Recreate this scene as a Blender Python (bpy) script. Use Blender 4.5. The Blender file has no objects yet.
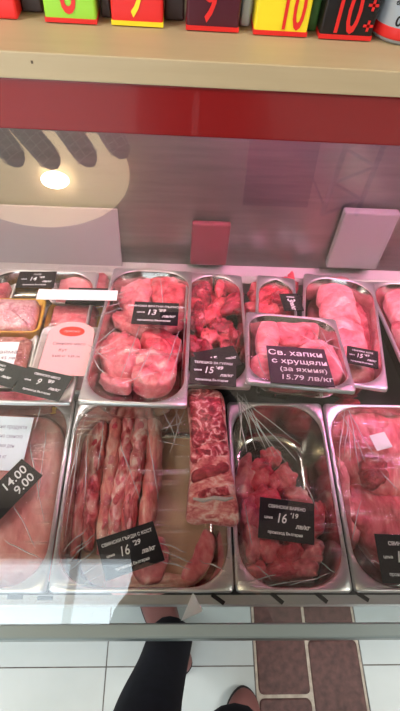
import bpy, bmesh, math, random
from mathutils import Vector, Matrix, noise
from math import sin, cos, pi, radians
random.seed(7)
scn = bpy.context.scene
COL = scn.collection

# ------------------------------------------------------------------ camera
FPX = 517.0
ZC = 1.56
CXP, CYP = 200.0, 355.5
AY = Vector((-10, 713, -517)).normalized()
AX = Vector((9000, -135, -517)); AX = (AX - AX.dot(AY) * AY).normalized()
AZ = AX.cross(AY)
RM = Matrix((AX, AY, AZ))
CAM = Vector((0, 0, ZC))
cd = bpy.data.cameras.new('camera'); cam = bpy.data.objects.new('camera', cd); COL.objects.link(cam)
cam.matrix_world = Matrix.Translation(CAM) @ RM.to_4x4()
cd.sensor_fit = 'VERTICAL'; cd.sensor_height = 36.0; cd.lens = FPX / 711.0 * 36.0
cd.clip_start = 0.02
scn.camera = cam

def ray(px, py):
    return (RM @ Vector((px - CXP, -(py - CYP), -FPX))).normalized()
def P(px, py, z):
    d = ray(px, py); return CAM + d * ((z - ZC) / d.z)
def PY(px, py, y):
    d = ray(px, py); return CAM + d * (y / d.y)

class Frame:
    """a working plane: origin + axes; at() drops a sight line onto it at local height h"""
    def __init__(s, M): s.M = M; s.I = M.inverted()
    def at(s, px, py, h=0.0):
        o = s.I @ CAM; d = s.I.to_3x3() @ ray(px, py)
        p = o + d * ((h - o.z) / d.z); return p.x, p.y
def level(z): return Frame(Matrix.Translation((0, 0, z)))
def frame4(fl, fr, bl, br, zf, zb):
    a, b, c, d = P(*fl, zf), P(*fr, zf), P(*bl, zb), P(*br, zb)
    y = ((c + d) / 2 - (a + b) / 2); L = y.length; y.normalize()
    x = (b - a); W = x.length
    x = Vector((1, 0, 0)) * 0.6 + x.normalized() * 0.4
    x = (x - x.dot(y) * y).normalized(); z = x.cross(y)
    o = (a + b + c + d) / 4
    M = Matrix((x, y, z)).transposed().to_4x4(); M.translation = o
    F = Frame(M); F.W = W; F.L = L
    return F

# ------------------------------------------------------------------ object helpers
def tag(o, label=None, cat=None, group=None, kind=None):
    if label: o['label'] = label
    if cat: o['category'] = cat
    if group: o['group'] = group
    if kind: o['kind'] = kind
    return o
def empty(name, M):
    o = bpy.data.objects.new(name, None); COL.objects.link(o); o.empty_display_size = .05
    o.matrix_world = M if isinstance(M, Matrix) else Matrix.Translation(M)
    return o
def link(name, me, mat, M=None, parent=None, smooth=True):
    if mat is not None:
        for m in (mat if isinstance(mat, (list, tuple)) else [mat]): me.materials.append(m)
    o = bpy.data.objects.new(name, me); COL.objects.link(o)
    if smooth:
        for p in me.polygons: p.use_smooth = True
    if parent is not None: o.parent = parent
    if M is not None: o.matrix_local = M
    return o
def obj(name, bm, mat, parent=None, M=None, smooth=True):
    bmesh.ops.recalc_face_normals(bm, faces=bm.faces)
    me = bpy.data.meshes.new(name); bm.to_mesh(me); bm.free()
    return link(name, me, mat, M, parent, smooth)
def box(bm, x0, x1, y0, y1, z0, z1, bev=0.0, seg=2):
    vs = [bm.verts.new(p) for p in ((x0,y0,z0),(x1,y0,z0),(x1,y1,z0),(x0,y1,z0),(x0,y0,z1),(x1,y0,z1),(x1,y1,z1),(x0,y1,z1))]
    fs = [bm.faces.new([vs[i] for i in q]) for q in ((3,2,1,0),(4,5,6,7),(0,1,5,4),(1,2,6,5),(2,3,7,6),(3,0,4,7))]
    if bev:
        es = list({e for f in fs for e in f.edges})
        bmesh.ops.bevel(bm, geom=es, offset=bev, segments=seg, profile=.5, affect='EDGES')
    return bm
def bx(name, c, mat, parent=None, bev=0.0, M=None):
    return obj(name, box(bmesh.new(), *c, bev=bev), mat, parent, M, smooth=False)
def prism(name, prof, x0, x1, mat, parent=None):
    """profile in (y,z) swept along x"""
    bm = bmesh.new()
    a = [bm.verts.new((x0, y, z)) for y, z in prof]; b = [bm.verts.new((x1, y, z)) for y, z in prof]
    n = len(prof); bm.faces.new(a); bm.faces.new(b[::-1])
    for i in range(n): bm.faces.new((a[i], b[i], b[(i+1) % n], a[(i+1) % n]))
    return obj(name, bm, mat, parent, smooth=False)
def tube(bm, pts, radii, n=12, squash=None, cap=True):
    """tube along pts; squash = (side, up) multipliers"""
    rings = []; up = Vector((0, 0, 1))
    for i, p in enumerate(pts):
        t = (pts[min(i+1, len(pts)-1)] - pts[max(i-1, 0)]).normalized()
        s = t.cross(up)
        if s.length < 1e-3: s = Vector((1, 0, 0))
        s.normalize(); u = s.cross(t)
        r = radii[i] if hasattr(radii, '__len__') else radii
        a, b = squash or (1, 1)
        rings.append([bm.verts.new(p + s * (cos(2*pi*k/n) * r * a) + u * (sin(2*pi*k/n) * r * b)) for k in range(n)])
    for i in range(len(rings) - 1):
        for k in range(n):
            bm.faces.new((rings[i][k], rings[i][(k+1) % n], rings[i+1][(k+1) % n], rings[i+1][k]))
    if cap:
        bm.faces.new(rings[0][::-1]); bm.faces.new(rings[-1])
    return rings
def rrect(w, l, r, seg=8):
    pts = []
    for cx, cy, a0 in ((w/2-r, l/2-r, 0), (-w/2+r, l/2-r, 90), (-w/2+r, -l/2+r, 180), (w/2-r, -l/2+r, 270)):
        for k in range(seg + 1):
            a = radians(a0 + 90 * k / seg); pts.append((cx + r * cos(a), cy + r * sin(a)))
    return pts
def loft(bm, loops, close0=True, close1=True):
    R = [[bm.verts.new(p) for p in lp] for lp in loops]; n = len(R[0])
    for i in range(len(R) - 1):
        for k in range(n): bm.faces.new((R[i][k], R[i][(k+1) % n], R[i+1][(k+1) % n], R[i+1][k]))
    if close0: bm.faces.new(R[0][::-1])
    if close1: bm.faces.new(R[-1])
    return R
def catmull(pts, n, closed=True):
    out = []; m = len(pts); N = m if closed else m - 1
    for i in range(N):
        g = (lambda j: pts[j % m]) if closed else (lambda j: pts[max(0, min(m-1, j))])
        p0, p1, p2, p3 = g(i-1), g(i), g(i+1), g(i+2)
        for k in range(n):
            t = k / n
            out.append(tuple(.5 * (2*p1[q] + (p2[q]-p0[q])*t + (2*p0[q]-5*p1[q]+4*p2[q]-p3[q])*t*t + (-p0[q]+3*p1[q]-3*p2[q]+p3[q])*t**3) for q in range(len(p1))))
    if not closed: out.append(tuple(pts[-1]))
    return out

# ------------------------------------------------------------------ materials
def mat(name, col, rough=.5, metal=0.0, spec=.5, emit=None, es=0.0, alpha=None, coat=0.0):
    m = bpy.data.materials.new(name); m.use_nodes = True
    b = m.node_tree.nodes['Principled BSDF']
    b.inputs['Base Color'].default_value = (*col, 1); b.inputs['Roughness'].default_value = rough
    b.inputs['Metallic'].default_value = metal; b.inputs['Specular IOR Level'].default_value = spec
    b.inputs['Coat Weight'].default_value = coat
    if emit: b.inputs['Emission Color'].default_value = (*emit, 1); b.inputs['Emission Strength'].default_value = es
    return m
def nodes(m): return m.node_tree.nodes, m.node_tree.links
def ramp(N, stops, interp='LINEAR'):
    r = N.new('ShaderNodeValToRGB'); r.color_ramp.interpolation = interp
    e = r.color_ramp.elements
    while len(e) < len(stops): e.new(.5)
    for i, (p, c) in enumerate(stops):
        e[i].position = p; e[i].color = (*c, 1) if len(c) == 3 else c
    return r
def coords(N, L, scale=(1, 1, 1), rot=0.0, rnd=True):
    tc = N.new('ShaderNodeTexCoord'); mp = N.new('ShaderNodeMapping')
    mp.inputs['Scale'].default_value = scale; mp.inputs['Rotation'].default_value = (0, 0, rot)
    L.new(tc.outputs['Object'], mp.inputs['Vector'])
    if rnd:
        oi = N.new('ShaderNodeObjectInfo'); mu = N.new('ShaderNodeMath'); mu.operation = 'MULTIPLY'; mu.inputs[1].default_value = 17.3
        L.new(oi.outputs['Random'], mu.inputs[0]); cb = N.new('ShaderNodeCombineXYZ')
        for i in range(3): L.new(mu.outputs[0], cb.inputs[i])
        L.new(cb.outputs[0], mp.inputs['Location'])
    return mp.outputs['Vector']
def noisy(name, c1, c2, scale=20, rough=.5, metal=0.0, stretch=(1,1,1), bump=0.0, detail=4, rnd=False, spec=.5):
    m = mat(name, c1, rough, metal, spec); N, L = nodes(m); b = N['Principled BSDF']
    v = coords(N, L, stretch, rnd=rnd); n = N.new('ShaderNodeTexNoise'); n.inputs['Scale'].default_value = scale; n.inputs['Detail'].default_value = detail
    L.new(v, n.inputs['Vector']); r = ramp(N, [(.3, c1), (.7, c2)]); L.new(n.outputs['Fac'], r.inputs['Fac']); L.new(r.outputs['Color'], b.inputs['Base Color'])
    if bump:
        bp = N.new('ShaderNodeBump'); bp.inputs['Strength'].default_value = bump; bp.inputs['Distance'].default_value = .003
        L.new(n.outputs['Fac'], bp.inputs['Height']); L.new(bp.outputs[0], b.inputs['Normal'])
    return m
def meat(name, dark, lean, lean2, fat, t=(.34, .5, .6, .7), scale=28, stretch=(1, 1, 1), rot=0.0, rough=.32, dist=1.2, bump=.6):
    m = mat(name, lean, rough, 0, .5); N, L = nodes(m); b = N['Principled BSDF']
    v = coords(N, L, stretch, rot)
    n = N.new('ShaderNodeTexNoise'); n.inputs['Scale'].default_value = scale; n.inputs['Detail'].default_value = 5; n.inputs['Distortion'].default_value = dist
    L.new(v, n.inputs['Vector'])
    r = ramp(N, list(zip(t, (dark, lean, lean2, fat)))); L.new(n.outputs['Fac'], r.inputs['Fac'])
    n2 = N.new('ShaderNodeTexNoise'); n2.inputs['Scale'].default_value = scale * 5; n2.inputs['Detail'].default_value = 3; L.new(v, n2.inputs['Vector'])
    mx = N.new('ShaderNodeMix'); mx.data_type = 'RGBA'; mx.blend_type = 'OVERLAY'; mx.inputs[0].default_value = .6
    L.new(r.outputs['Color'], mx.inputs['A']); L.new(n2.outputs['Fac'], mx.inputs['B']); L.new(mx.outputs['Result'], b.inputs['Base Color'])
    bp = N.new('ShaderNodeBump'); bp.inputs['Strength'].default_value = bump; bp.inputs['Distance'].default_value = .004
    L.new(n2.outputs['Fac'], bp.inputs['Height']); L.new(bp.outputs[0], b.inputs['Normal'])
    return m
def film(name, streak=.35, base=.03, rot=0.0, scale=(6, 90, 6), lo=.52, hi=.72):
    """clear cling film: see-through, glossy, creased along one pull direction"""
    m = bpy.data.materials.new(name); m.use_nodes = True; N, L = nodes(m); N.clear()
    out = N.new('ShaderNodeOutputMaterial'); mx = N.new('ShaderNodeMixShader'); tr = N.new('ShaderNodeBsdfTransparent'); gl = N.new('ShaderNodeBsdfGlossy')
    gl.inputs['Roughness'].default_value = .22; gl.inputs['Color'].default_value = (.95, .95, 1, 1)
    tr.inputs['Color'].default_value = (.97, .97, .97, 1)
    v = coords(N, L, scale, rot); n = N.new('ShaderNodeTexNoise'); n.inputs['Scale'].default_value = 1.6; n.inputs['Detail'].default_value = 3; n.inputs['Distortion'].default_value = .6
    L.new(v, n.inputs['Vector'])
    v2 = coords(N, L, (1, 1, 1)); n3 = N.new('ShaderNodeTexNoise'); n3.inputs['Scale'].default_value = 16; L.new(v2, n3.inputs['Vector'])
    mr = N.new('ShaderNodeMapRange'); mr.inputs['From Min'].default_value = lo; mr.inputs['From Max'].default_value = hi; L.new(n.outputs['Fac'], mr.inputs['Value'])
    mr3 = N.new('ShaderNodeMapRange'); mr3.inputs['From Min'].default_value = .42; mr3.inputs['From Max'].default_value = .62; L.new(n3.outputs['Fac'], mr3.inputs['Value'])
    mu = N.new('ShaderNodeMath'); mu.operation = 'MULTIPLY'; L.new(mr.outputs[0], mu.inputs[0]); L.new(mr3.outputs[0], mu.inputs[1])
    ma = N.new('ShaderNodeMath'); ma.operation = 'MULTIPLY_ADD'; ma.inputs[1].default_value = streak; ma.inputs[2].default_value = base; L.new(mu.outputs[0], ma.inputs[0])
    bp = N.new('ShaderNodeBump'); bp.inputs['Strength'].default_value = .6; bp.inputs['Distance'].default_value = .006; L.new(n.outputs['Fac'], bp.inputs['Height']); L.new(bp.outputs[0], gl.inputs['Normal'])
    L.new(ma.outputs[0], mx.inputs[0]); L.new(tr.outputs[0], mx.inputs[1]); L.new(gl.outputs[0], mx.inputs[2]); L.new(mx.outputs[0], out.inputs[0])
    return m
def glass(name, tint, refl):
    m = bpy.data.materials.new(name); m.use_nodes = True; N, L = nodes(m); N.clear()
    out = N.new('ShaderNodeOutputMaterial'); mx = N.new('ShaderNodeMixShader'); tr = N.new('ShaderNodeBsdfTransparent'); gl = N.new('ShaderNodeBsdfGlossy')
    gl.inputs['Roughness'].default_value = 0.01; tr.inputs['Color'].default_value = (*tint, 1)
    fr = N.new('ShaderNodeFresnel'); fr.inputs['IOR'].default_value = 1.5
    mu = N.new('ShaderNodeMath'); mu.operation = 'MULTIPLY'; mu.inputs[1].default_value = refl; mu.use_clamp = True
    L.new(fr.outputs[0], mu.inputs[0]); L.new(mu.outputs[0], mx.inputs[0]); L.new(tr.outputs[0], mx.inputs[1]); L.new(gl.outputs[0], mx.inputs[2]); L.new(mx.outputs[0], out.inputs[0])
    return m

def lin(r, g, b):
    f = lambda c: (c/255/12.92 if c/255 <= .04045 else ((c/255+.055)/1.055)**2.4)
    return (f(r), f(g), f(b))

STEEL = noisy('tray steel', (.46, .44, .42), (.54, .52, .50), 30, .16, 1.0, (1, 8, 1))
RIM = mat('tray rim steel', (.84, .82, .82), .32, .9)
PANEL = noisy('brushed panel', (.18, .19, .175), (.22, .23, .212), 8, .38, .75, (1, 1, 12))
LEDGE = mat('ledge metal', (.62, .58, .57), .3, .7)
WOOD = noisy('beige shelf board', lin(176, 156, 122), lin(181, 161, 127), 6, .45, 0, (1, 12, 12))
WOODF = noisy('beige shelf edge', lin(176, 155, 121), lin(186, 166, 134), 6, .5, 0, (1, 12, 12))
RED = mat('red fascia', lin(128, 20, 20), .25, 0, .5, coat=.3)
WHITE = mat('white enamel', (.75, .76, .77), .4)
RAIL = mat('grey rail', (.17, .21, .21), .35, .5)
BLACK = mat('black plastic', (.015, .013, .015), .35)
CARD = mat('black card', (.016, .012, .015), .45, 0, .2)
INK = mat('white marker', (.85, .84, .84), .6)
PAPER = mat('white paper', (.85, .86, .88), .6)
GLASS = glass('case glass', (.96, .98, .97), 1.35)
FOAM = mat('yellow foam', lin(232, 178, 66), .6)
FOAMW = mat('pale foam', (.78, .72, .70), .6)
LILAC = mat('lilac sheet', (.34, .31, .32), .6)

pk = lambda *a: lin(*a)
M_PORK = meat('pork', pk(170, 58, 74), pk(214, 104, 116), pk(228, 136, 142), pk(238, 186, 180), (.30, .47, .6, .72), 22)
M_SLAB = meat('pork slab', pk(216, 118, 120), pk(236, 154, 150), pk(242, 172, 166), pk(238, 188, 180), (.3, .48, .62, .74), 12, (1, .6, 1), .5)
M_HAM = meat('ham', pk(160, 54, 64), pk(214, 98, 108), pk(226, 122, 128), pk(242, 186, 182), (.28, .46, .6, .74), 18, (1.2, .45, 1), -.4, .3, 2.4)
M_RED = meat('red pork', pk(150, 30, 48), pk(206, 64, 82), pk(222, 98, 110), pk(238, 156, 160), (.28, .44, .6, .75), 26)
M_PALE = meat('pale pork', pk(206, 96, 108), pk(230, 132, 140), pk(238, 154, 158), pk(246, 200, 198), (.3, .46, .6, .72), 16)
M_CHOP = meat('chop', pk(184, 60, 76), pk(222, 104, 116), pk(234, 138, 144), pk(246, 196, 188), (.3, .44, .57, .68), 20)
M_STEW = meat('stew beef', pk(84, 8, 24), pk(140, 24, 48), pk(176, 52, 74), pk(232, 148, 154), (.3, .45, .6, .72), 34)
M_MARB = meat('marbled rib', pk(124, 22, 36), pk(168, 40, 56), pk(196, 84, 94), pk(232, 170, 168), (.36, .47, .54, .62), 46, (1, 1, 1), 0, .35, 2.2)
M_RIB = meat('rib strip', pk(140, 30, 42), pk(200, 84, 90), pk(226, 138, 136), pk(244, 200, 190), (.34, .45, .53, .64), 30, (1.3, .55, 1), .08, .3, 1.6)
M_RIBP = meat('pale rib strip', pk(176, 62, 66), pk(216, 116, 112), pk(230, 152, 142), pk(244, 202, 186), (.32, .44, .54, .66), 26, (1.6, .4, 1), .1, .3, 1.2)
M_RACK = meat('rack', pk(178, 66, 74), pk(216, 116, 116), pk(232, 156, 150), pk(244, 204, 194), (.34, .44, .54, .66), 44, (1, 1.4, 1), 0, .3, 1.4)
M_FAT = meat('fat', pk(214, 130, 124), pk(228, 158, 150), pk(236, 182, 170), pk(244, 210, 196), (.3, .45, .6, .72), 24)
M_MUS = meat('muscle', pk(120, 30, 38), pk(158, 50, 58), pk(180, 76, 80), pk(214, 140, 138), (.3, .5, .64, .76), 40)
M_BONE = mat('bone', pk(196, 184, 180), .35)
M_MINCE = meat('mince', pk(176, 90, 84), pk(204, 130, 116), pk(220, 156, 142), pk(238, 200, 188), (.34, .46, .56, .66), 90)
M_LAV = meat('pale mince', pk(196, 124, 134), pk(218, 154, 162), pk(228, 174, 180), pk(238, 204, 206), (.3, .46, .58, .7), 50)

F_A = film('cling film left', .5, .006, radians(35))
F_B = film('cling film right', .45, .006, radians(-55))
F_C = film('cling film back', .45, .014, radians(20))
F_D = film('cling film flat', .35, .016, radians(75))

# ------------------------------------------------------------------ builders
def tray(name, F, W, L, depth, label, filmmat=None, group='steel trays of meat', r=.060, sag=.006, flange=.0065, fl=(1, 1)):
    root = empty(name, F.M); tag(root, label, 'tray', group)
    t = .0012; w, l = W - 2*flange, L - 2*flange; tp = .010 + depth * .06
    bm = bmesh.new()
    lp = lambda w_, l_, r_, z: [(x, y, z) for x, y in rrect(w_, l_, r_)]
    rb = r * .95
    loft(bm, [lp(w + .001, l + .001, r, -.0015), lp(w - .003, l - .003, r - .001, -.006), lp(w - 2*tp + .012, l - 2*tp + .012, rb, -depth + .012), lp(w - 2*tp, l - 2*tp, rb - .004, -depth + .002), lp(w - 2*tp - .02, l - 2*tp - .02, rb - .012, -depth)], False, True)
    loft(bm, [lp(w + .001, l + .001, r, -.0015 - t), lp(w, l, r, -.006), lp(w - 2*tp + .014, l - 2*tp + .014, rb, -depth + .011), lp(w - 2*tp + .002, l - 2*tp + .002, rb - .004, -depth + .0005), lp(w - 2*tp - .02, l - 2*tp - .02, rb - .012, -depth - t)], False, True)
    obj('pan', bm, STEEL, root)
    bm = bmesh.new()
    ro = .007
    loft(bm, [lp(W, L, ro, -.008), lp(W, L, ro, -.0015), lp(W - .003, L - .003, ro, 0), lp(w + .004, l + .004, r, 0), lp(w, l, r, -.002), lp(w + .002, l + .002, r, -.003), lp(W - .005, L - .005, ro, -.003), lp(W - .003, L - .003, ro, -.008), lp(W, L, ro, -.008)], False, False)
    obj('rim', bm, RIM, root)
    if filmmat:
        bm = bmesh.new(); nx, ny = 40, 52; g = []
        for j in range(ny + 1):
            row = []
            for i in range(nx + 1):
                u, v = 2*i/nx - 1, 2*j/ny - 1
                x, y = u * (W/2 + .001), v * (L/2 + .001)
                z = .0035 - sag * (1 - u*u) * (1 - v*v) + .0016 * noise.noise(Vector((x*40 + W*90, y*40, 3.1)))
                e = max(abs(u), abs(v))
                if e > .955: z = .0025 - (e - .955) / .045 * .007
                row.append(bm.verts.new((x, y, z)))
            g.append(row)
        for j in range(ny):
            for i in range(nx): bm.faces.new((g[j][i], g[j][i+1], g[j+1][i+1], g[j+1][i]))
        obj('cling_film', bm, filmmat, root)
    return root

SEED = [0]
def slab_mesh(pts, h, amp=.004, dome=.35, rnd=.2, ns=45):
    """solid cut of meat from a closed outline (local xy about its centre): rounded edge, domed bumpy top"""
    SEED[0] += 1; sd = Vector((SEED[0] * 3.7, SEED[0] * 1.9, 0))
    bm = bmesh.new(); n = len(pts)
    prof = [(.90, 0), (.985, .18), (1.0, .42), (.97, .62), (.90, .74 + .1*(1-dome)), (.76, .84), (.58, .92), (.38, .97), (.18, 1.0)]
    R = []
    for k, (s, q) in enumerate(prof):
        ring = []
        for x, y in pts:
            p = Vector((x * s, y * s, q * h))
            nv = noise.fractal(p * ns + sd, .9, 2.1, 3, noise_basis='PERLIN_ORIGINAL') ; n2 = noise.noise(p * ns * .4 - sd)
            f = 1 + (nv * amp * .8) / max(.01, math.hypot(x, y)) if k > 0 else 1
            z = p.z + ((nv * amp + n2 * amp * 1.4) * (1 if k > 2 else 0))
            ring.append(bm.verts.new((p.x * f, p.y * f, max(0, z))))
        R.append(ring)
    for i in range(len(R) - 1):
        for k in range(n): bm.faces.new((R[i][k], R[i][(k+1) % n], R[i+1][(k+1) % n], R[i+1][k]))
    c = bm.verts.new((0, 0, h + amp * noise.noise(sd)))
    for k in range(n): bm.faces.new((R[-1][k], R[-1][(k+1) % n], c))
    bm.faces.new(R[0][::-1])
    return bm
def slab(name, poly, F, zb, h, m, label=None, cat=None, group=None, parent=None, amp=.004, dome=.35, ns=45, tilt=None):
    """poly: corners of the cut as seen, dropped onto the plane of its upper face in frame F"""
    q = [F.at(x, y, zb + h * .75) for x, y in poly]
    cx = sum(a for a, b in q) / len(q); cy = sum(b for a, b in q) / len(q)
    pts = catmull([(a - cx, b - cy) for a, b in q], max(3, 56 // len(q)))
    area = sum(pts[i][0]*pts[(i+1) % len(pts)][1] - pts[(i+1) % len(pts)][0]*pts[i][1] for i in range(len(pts)))
    if area < 0: pts = pts[::-1]
    bm = slab_mesh(pts, h, amp, dome, ns=ns)
    M = F.M @ Matrix.Translation((cx, cy, zb))
    if tilt: M = M @ Matrix.Rotation(radians(tilt[1]), 4, tilt[0])
    if parent: M = parent.matrix_world.inverted() @ M
    o = obj(name, bm, m, parent, M)
    if label: tag(o, label, cat, group)
    return o
def ell(cx, cy, rx, ry, rot=0, n=9, jit=.14):
    a = radians(rot); out = []
    for k in range(n):
        t = 2*pi*k/n; j = 1 + random.uniform(-jit, jit)
        x, y = rx*cos(t)*j, ry*sin(t)*j
        out.append((cx + x*cos(a) - y*sin(a), cy + x*sin(a) + y*cos(a)))
    return out
def text_bm(lines):
    """lines: (string, x, y, size, shear, xscale, bold) -> one mesh in the xy plane"""
    bm = bmesh.new()
    for s, x, y, size, sh, xs, bold in lines:
        cu = bpy.data.curves.new('t', 'FONT'); cu.body = s; cu.size = size; cu.shear = sh; cu.align_x = 'CENTER'; cu.align_y = 'CENTER'
        cu.resolution_u = 3; cu.offset = bold; cu.extrude = .00012
        o = bpy.data.objects.new('t', cu); COL.objects.link(o)
        bpy.context.view_layer.update()
        me = bpy.data.meshes.new_from_object(o.evaluated_get(bpy.context.evaluated_depsgraph_get()))
        me.transform(Matrix.Translation((x, y, 0)) @ Matrix.Diagonal((xs, 1, 1, 1)))
        bm.from_mesh(me); bpy.data.objects.remove(o); bpy.data.curves.remove(cu); bpy.data.meshes.remove(me)
    return bm
def card(name, tl, tr, bl, zs, label, lines, F=None, m=None, cat='price tag', group='black price cards', thick=.0014, ink=None):
    """a flat card whose three corners lie at the given heights; lettering lies on its face"""
    a, b, c = (P(*p, z) for p, z in zip((tl, tr, bl), zs))
    x = (b - a); w = x.length; x.normalize(); y = (a - c); y -= y.dot(x) * x; h = y.length; y.normalize(); z = x.cross(y)
    M = Matrix((x, y, z)).transposed().to_4x4(); M.translation = a + x * w/2 - y * h/2
    root = empty(name, M); tag(root, label, cat, group)
    bm = box(bmesh.new(), -w/2, w/2, -h/2, h/2, 0, thick); 
    obj('card', bm, m or CARD, root, smooth=False)
    if lines:
        ls = [(s, lx * w, ly * h, sz * h, sh, xs, bo * h) for s, lx, ly, sz, sh, xs, bo in lines]
        obj('lettering', text_bm(ls), ink or INK, root, Matrix.Translation((0, 0, thick + .0002)), smooth=False)
    return root
def price(big, small, head, foot='произход България'):
    return [(head, 0, .30, .11, 0, .9, .002), ('цена', -.33, .02, .09, 0, 1, .002), (big, -.10, .02, .33, .18, .8, .003), ("'" + small, .13, .12, .17, .15, 1, .003),
            ('лв/кг', .29, -.13, .15, .2, .95, .004), (foot, -.02, -.33, .1, 0, .9, .002)]

# ------------------------------------------------------------------ the room
XL, XR = -3.2, 2.6
fm = noisy('floor tile', lin(172, 182, 182), lin(184, 192, 192), 5, .3)
N, L = nodes(fm)
BRK = noisy('brick tile', lin(62, 37, 34), lin(96, 62, 58), 60, .6, 0, (1, 1, 1), .5)
GROUT = noisy('grout', lin(150, 140, 128), lin(190, 180, 165), 50, .8)
GROUTD = noisy('dark grout', lin(88, 84, 82), lin(120, 116, 112), 30, .8)
def struct(o): tag(o, kind='structure'); return o
# floor: one slab of grout with the tiles laid into it
bm = bmesh.new(); box(bm, XL, XR, -3.2, 1.6, -.05, -.002)
fl = struct(obj('floor', bm, GROUTD, smooth=False))
bx0, bx1 = P(254, 640, 0).x, P(357, 640, 0).x
gy = P(100, 667, 0).y; gx = P(108, 645, 0).x
tw = .395
bm = bmesh.new(); g = .0016
xs = [gx + i * tw for i in range(-8, 1)]; xs = [x for x in xs if x > XL]
rowsy = [gy + k * tw for k in range(-9, 5)]
for y in rowsy:
    for x in xs:
        x1 = min(x + tw, bx0 - .004)
        box(bm, x + g, x1 - g, y + g, y + tw - g, -.01, 0)
    k = 0
    while bx1 + k * tw < XR - .05:
        x = bx1 + .004 + k * tw; box(bm, x + g, x + tw - g, y + g, y + tw - g, -.01, 0); k += 1
obj('floor_tiles', bm, fm, fl, smooth=False)
bm = bmesh.new(); box(bm, bx0 - .002, bx1 + .002, -3.1, 1.5, -.01, -.0005); obj('grout_bed', bm, GROUT, fl, smooth=False)
bm = bmesh.new(); bw = (bx1 - bx0) / 2; by = P(300, 696, 0).y
for c in range(2):
    x0 = bx0 + c * bw
    for k in range(-11, 6):
        y0 = by + k * .30 + (0 if c == 0 else .13)
        ring0 = rrect(bw - .008, .292, .012, 4)
        pts = [(x + x0 + bw/2 + .002*noise.noise(Vector((x*90 + c, y*60 + k*7, 0))), y + y0 + .15 + .002*noise.noise(Vector((x*60, y*90 + k*3, c)))) for x, y in ring0]
        loft(bm, [[(x, y, -.008) for x, y in pts], [(x, y, .0) for x, y in pts], [(x0+bw/2 + (x-x0-bw/2)*.96, y0+.15 + (y-y0-.15)*.97, .002) for x, y in pts]], False, True)
obj('brick_tiles', bm, BRK, fl, smooth=False)

wallm = mat('wall paint', (.30, .28, .26), .8); ceilm = mat('ceiling paint', (.66, .54, .42), .85)
struct(bx('wall_back', (XL, XR, 1.5, 1.6, 0, 2.9), wallm))
struct(bx('wall_right', (XR, XR + .1, -3.2, 1.6, 0, 2.9), wallm))
struct(bx('wall_left', (XL - .1, XL, -3.2, 1.6, 0, 2.9), wallm))
struct(bx('ceiling', (XL, XR, -3.2, 1.6, 2.9, 3.0), ceilm))
# front of the shop: glazed on the left, wall on the right
bm = bmesh.new(); box(bm, .55, XR, -3.3, -3.2, 0, 2.9); box(bm, XL, .55, -3.3, -3.2, 2.5, 2.9); box(bm, XL, .55, -3.3, -3.2, 0, .35)
struct(obj('wall_front', bm, wallm, smooth=False))
wf = bmesh.new()
for x in (XL + .03, -2.0, -.75, .52): box(wf, x - .03, x + .03, -3.28, -3.22, .35, 2.5)
box(wf, XL, .55, -3.28, -3.22, 2.44, 2.5); box(wf, XL, .55, -3.28, -3.22, .35, .41)
w1 = struct(obj('window_1', wf, WHITE, smooth=False))
obj('pane', box(bmesh.new(), XL + .03, .52, -3.253, -3.247, .4, 2.45), glass('window glass', (.97, .98, .98), 1.0), w1, smooth=False)

# ------------------------------------------------------------------ the display case
KX0, KX1 = -1.15, 1.35
case = empty('display_case', (0, .16, 0)); tag(case, 'refrigerated meat counter with sloping glass, beige top shelf and red band', 'display case')
def cpart(o): o.parent = case; o.matrix_parent_inverse = case.matrix_world.inverted(); return o
bpy.context.view_layer.update()
SD = .615                                   # front edge of the top shelf
sz = PY(200, 61, SD).z; sb = PY(200, 88, SD).z; rb = PY(200, 137, SD + .006).z
deckz = .636
cpart(prism('cabinet_body', [(.187, .56), (.170, .634), (.95, .634), (.95, .02), (.36, .02), (.34, .1), (.30, .30)], KX0, KX1, WHITE))
cpart(bx('deck', (KX0, KX1, .17, .90, .634, deckz), mat('dark deck', (.05, .045, .045), .5)))
cpart(bx('front_lip', (KX0, KX1, .1495, .1625, .716, .733), mat('lip metal', (.60, .60, .60), .35, .6)))
cpart(bx('back_panel', (KX0, KX1, .90, .93, .60, sb - .001), PANEL))
cpart(prism('back_ledge', [(.86, .634), (.86, .672), (.872, .684), (.90, .690), (.90, .634)], KX0, KX1, LEDGE))
cpart(bx('top_shelf', (KX0 - .02, KX1 + .02, SD, 1.02, sb, sz), WOOD, bev=.0015))
cpart(bx('fascia', (KX0, KX1, SD + .004, SD + .016, rb, sb - .0005), RED, bev=.003))
for nm, x in (('end_panel', KX0 - .02), ('end_panel', KX1)):
    cpart(prism(nm, [(.13, .74), (.64, sb - .001), (.96, sb - .001), (.96, .02), (.36, .02), (.30, .30), (.187, .56), (.15, .70)], x, x + .02, WHITE))
nh = PY(32, 62, SD); cpart(bx('nail_head', (nh.x-.0012, nh.x+.0012, SD-.0005, SD+.002, nh.z-.0016, nh.z+.0016), mat('nail', lin(88, 70, 50), .6)))
# front glass and its rail
gb = Vector((0, .118, .772)); gt = Vector((0, SD + .018, rb + .01))
gd = (gt - gb).normalized(); gn = Vector((0, -gd.z, gd.y))
t = .003
cpart(prism('glass_pane', [(gb.y, gb.z), (gt.y, gt.z), (gt.y + t * gd.z * .01, gt.z - .0002), (gb.y + .0001, gb.z - .0002)], KX0, KX1, GLASS))
cpart(bx('glass_rail', (KX0, KX1, P(200, 640, .76).y, P(200, 624, .76).y, .748, .772), RAIL, bev=.003))
for x in (KX0 + .3, .62, KX1 - .2):
    cpart(bx('rail_bracket', (x, x + .03, .112, .152, .70, .748), RAIL))
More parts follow.
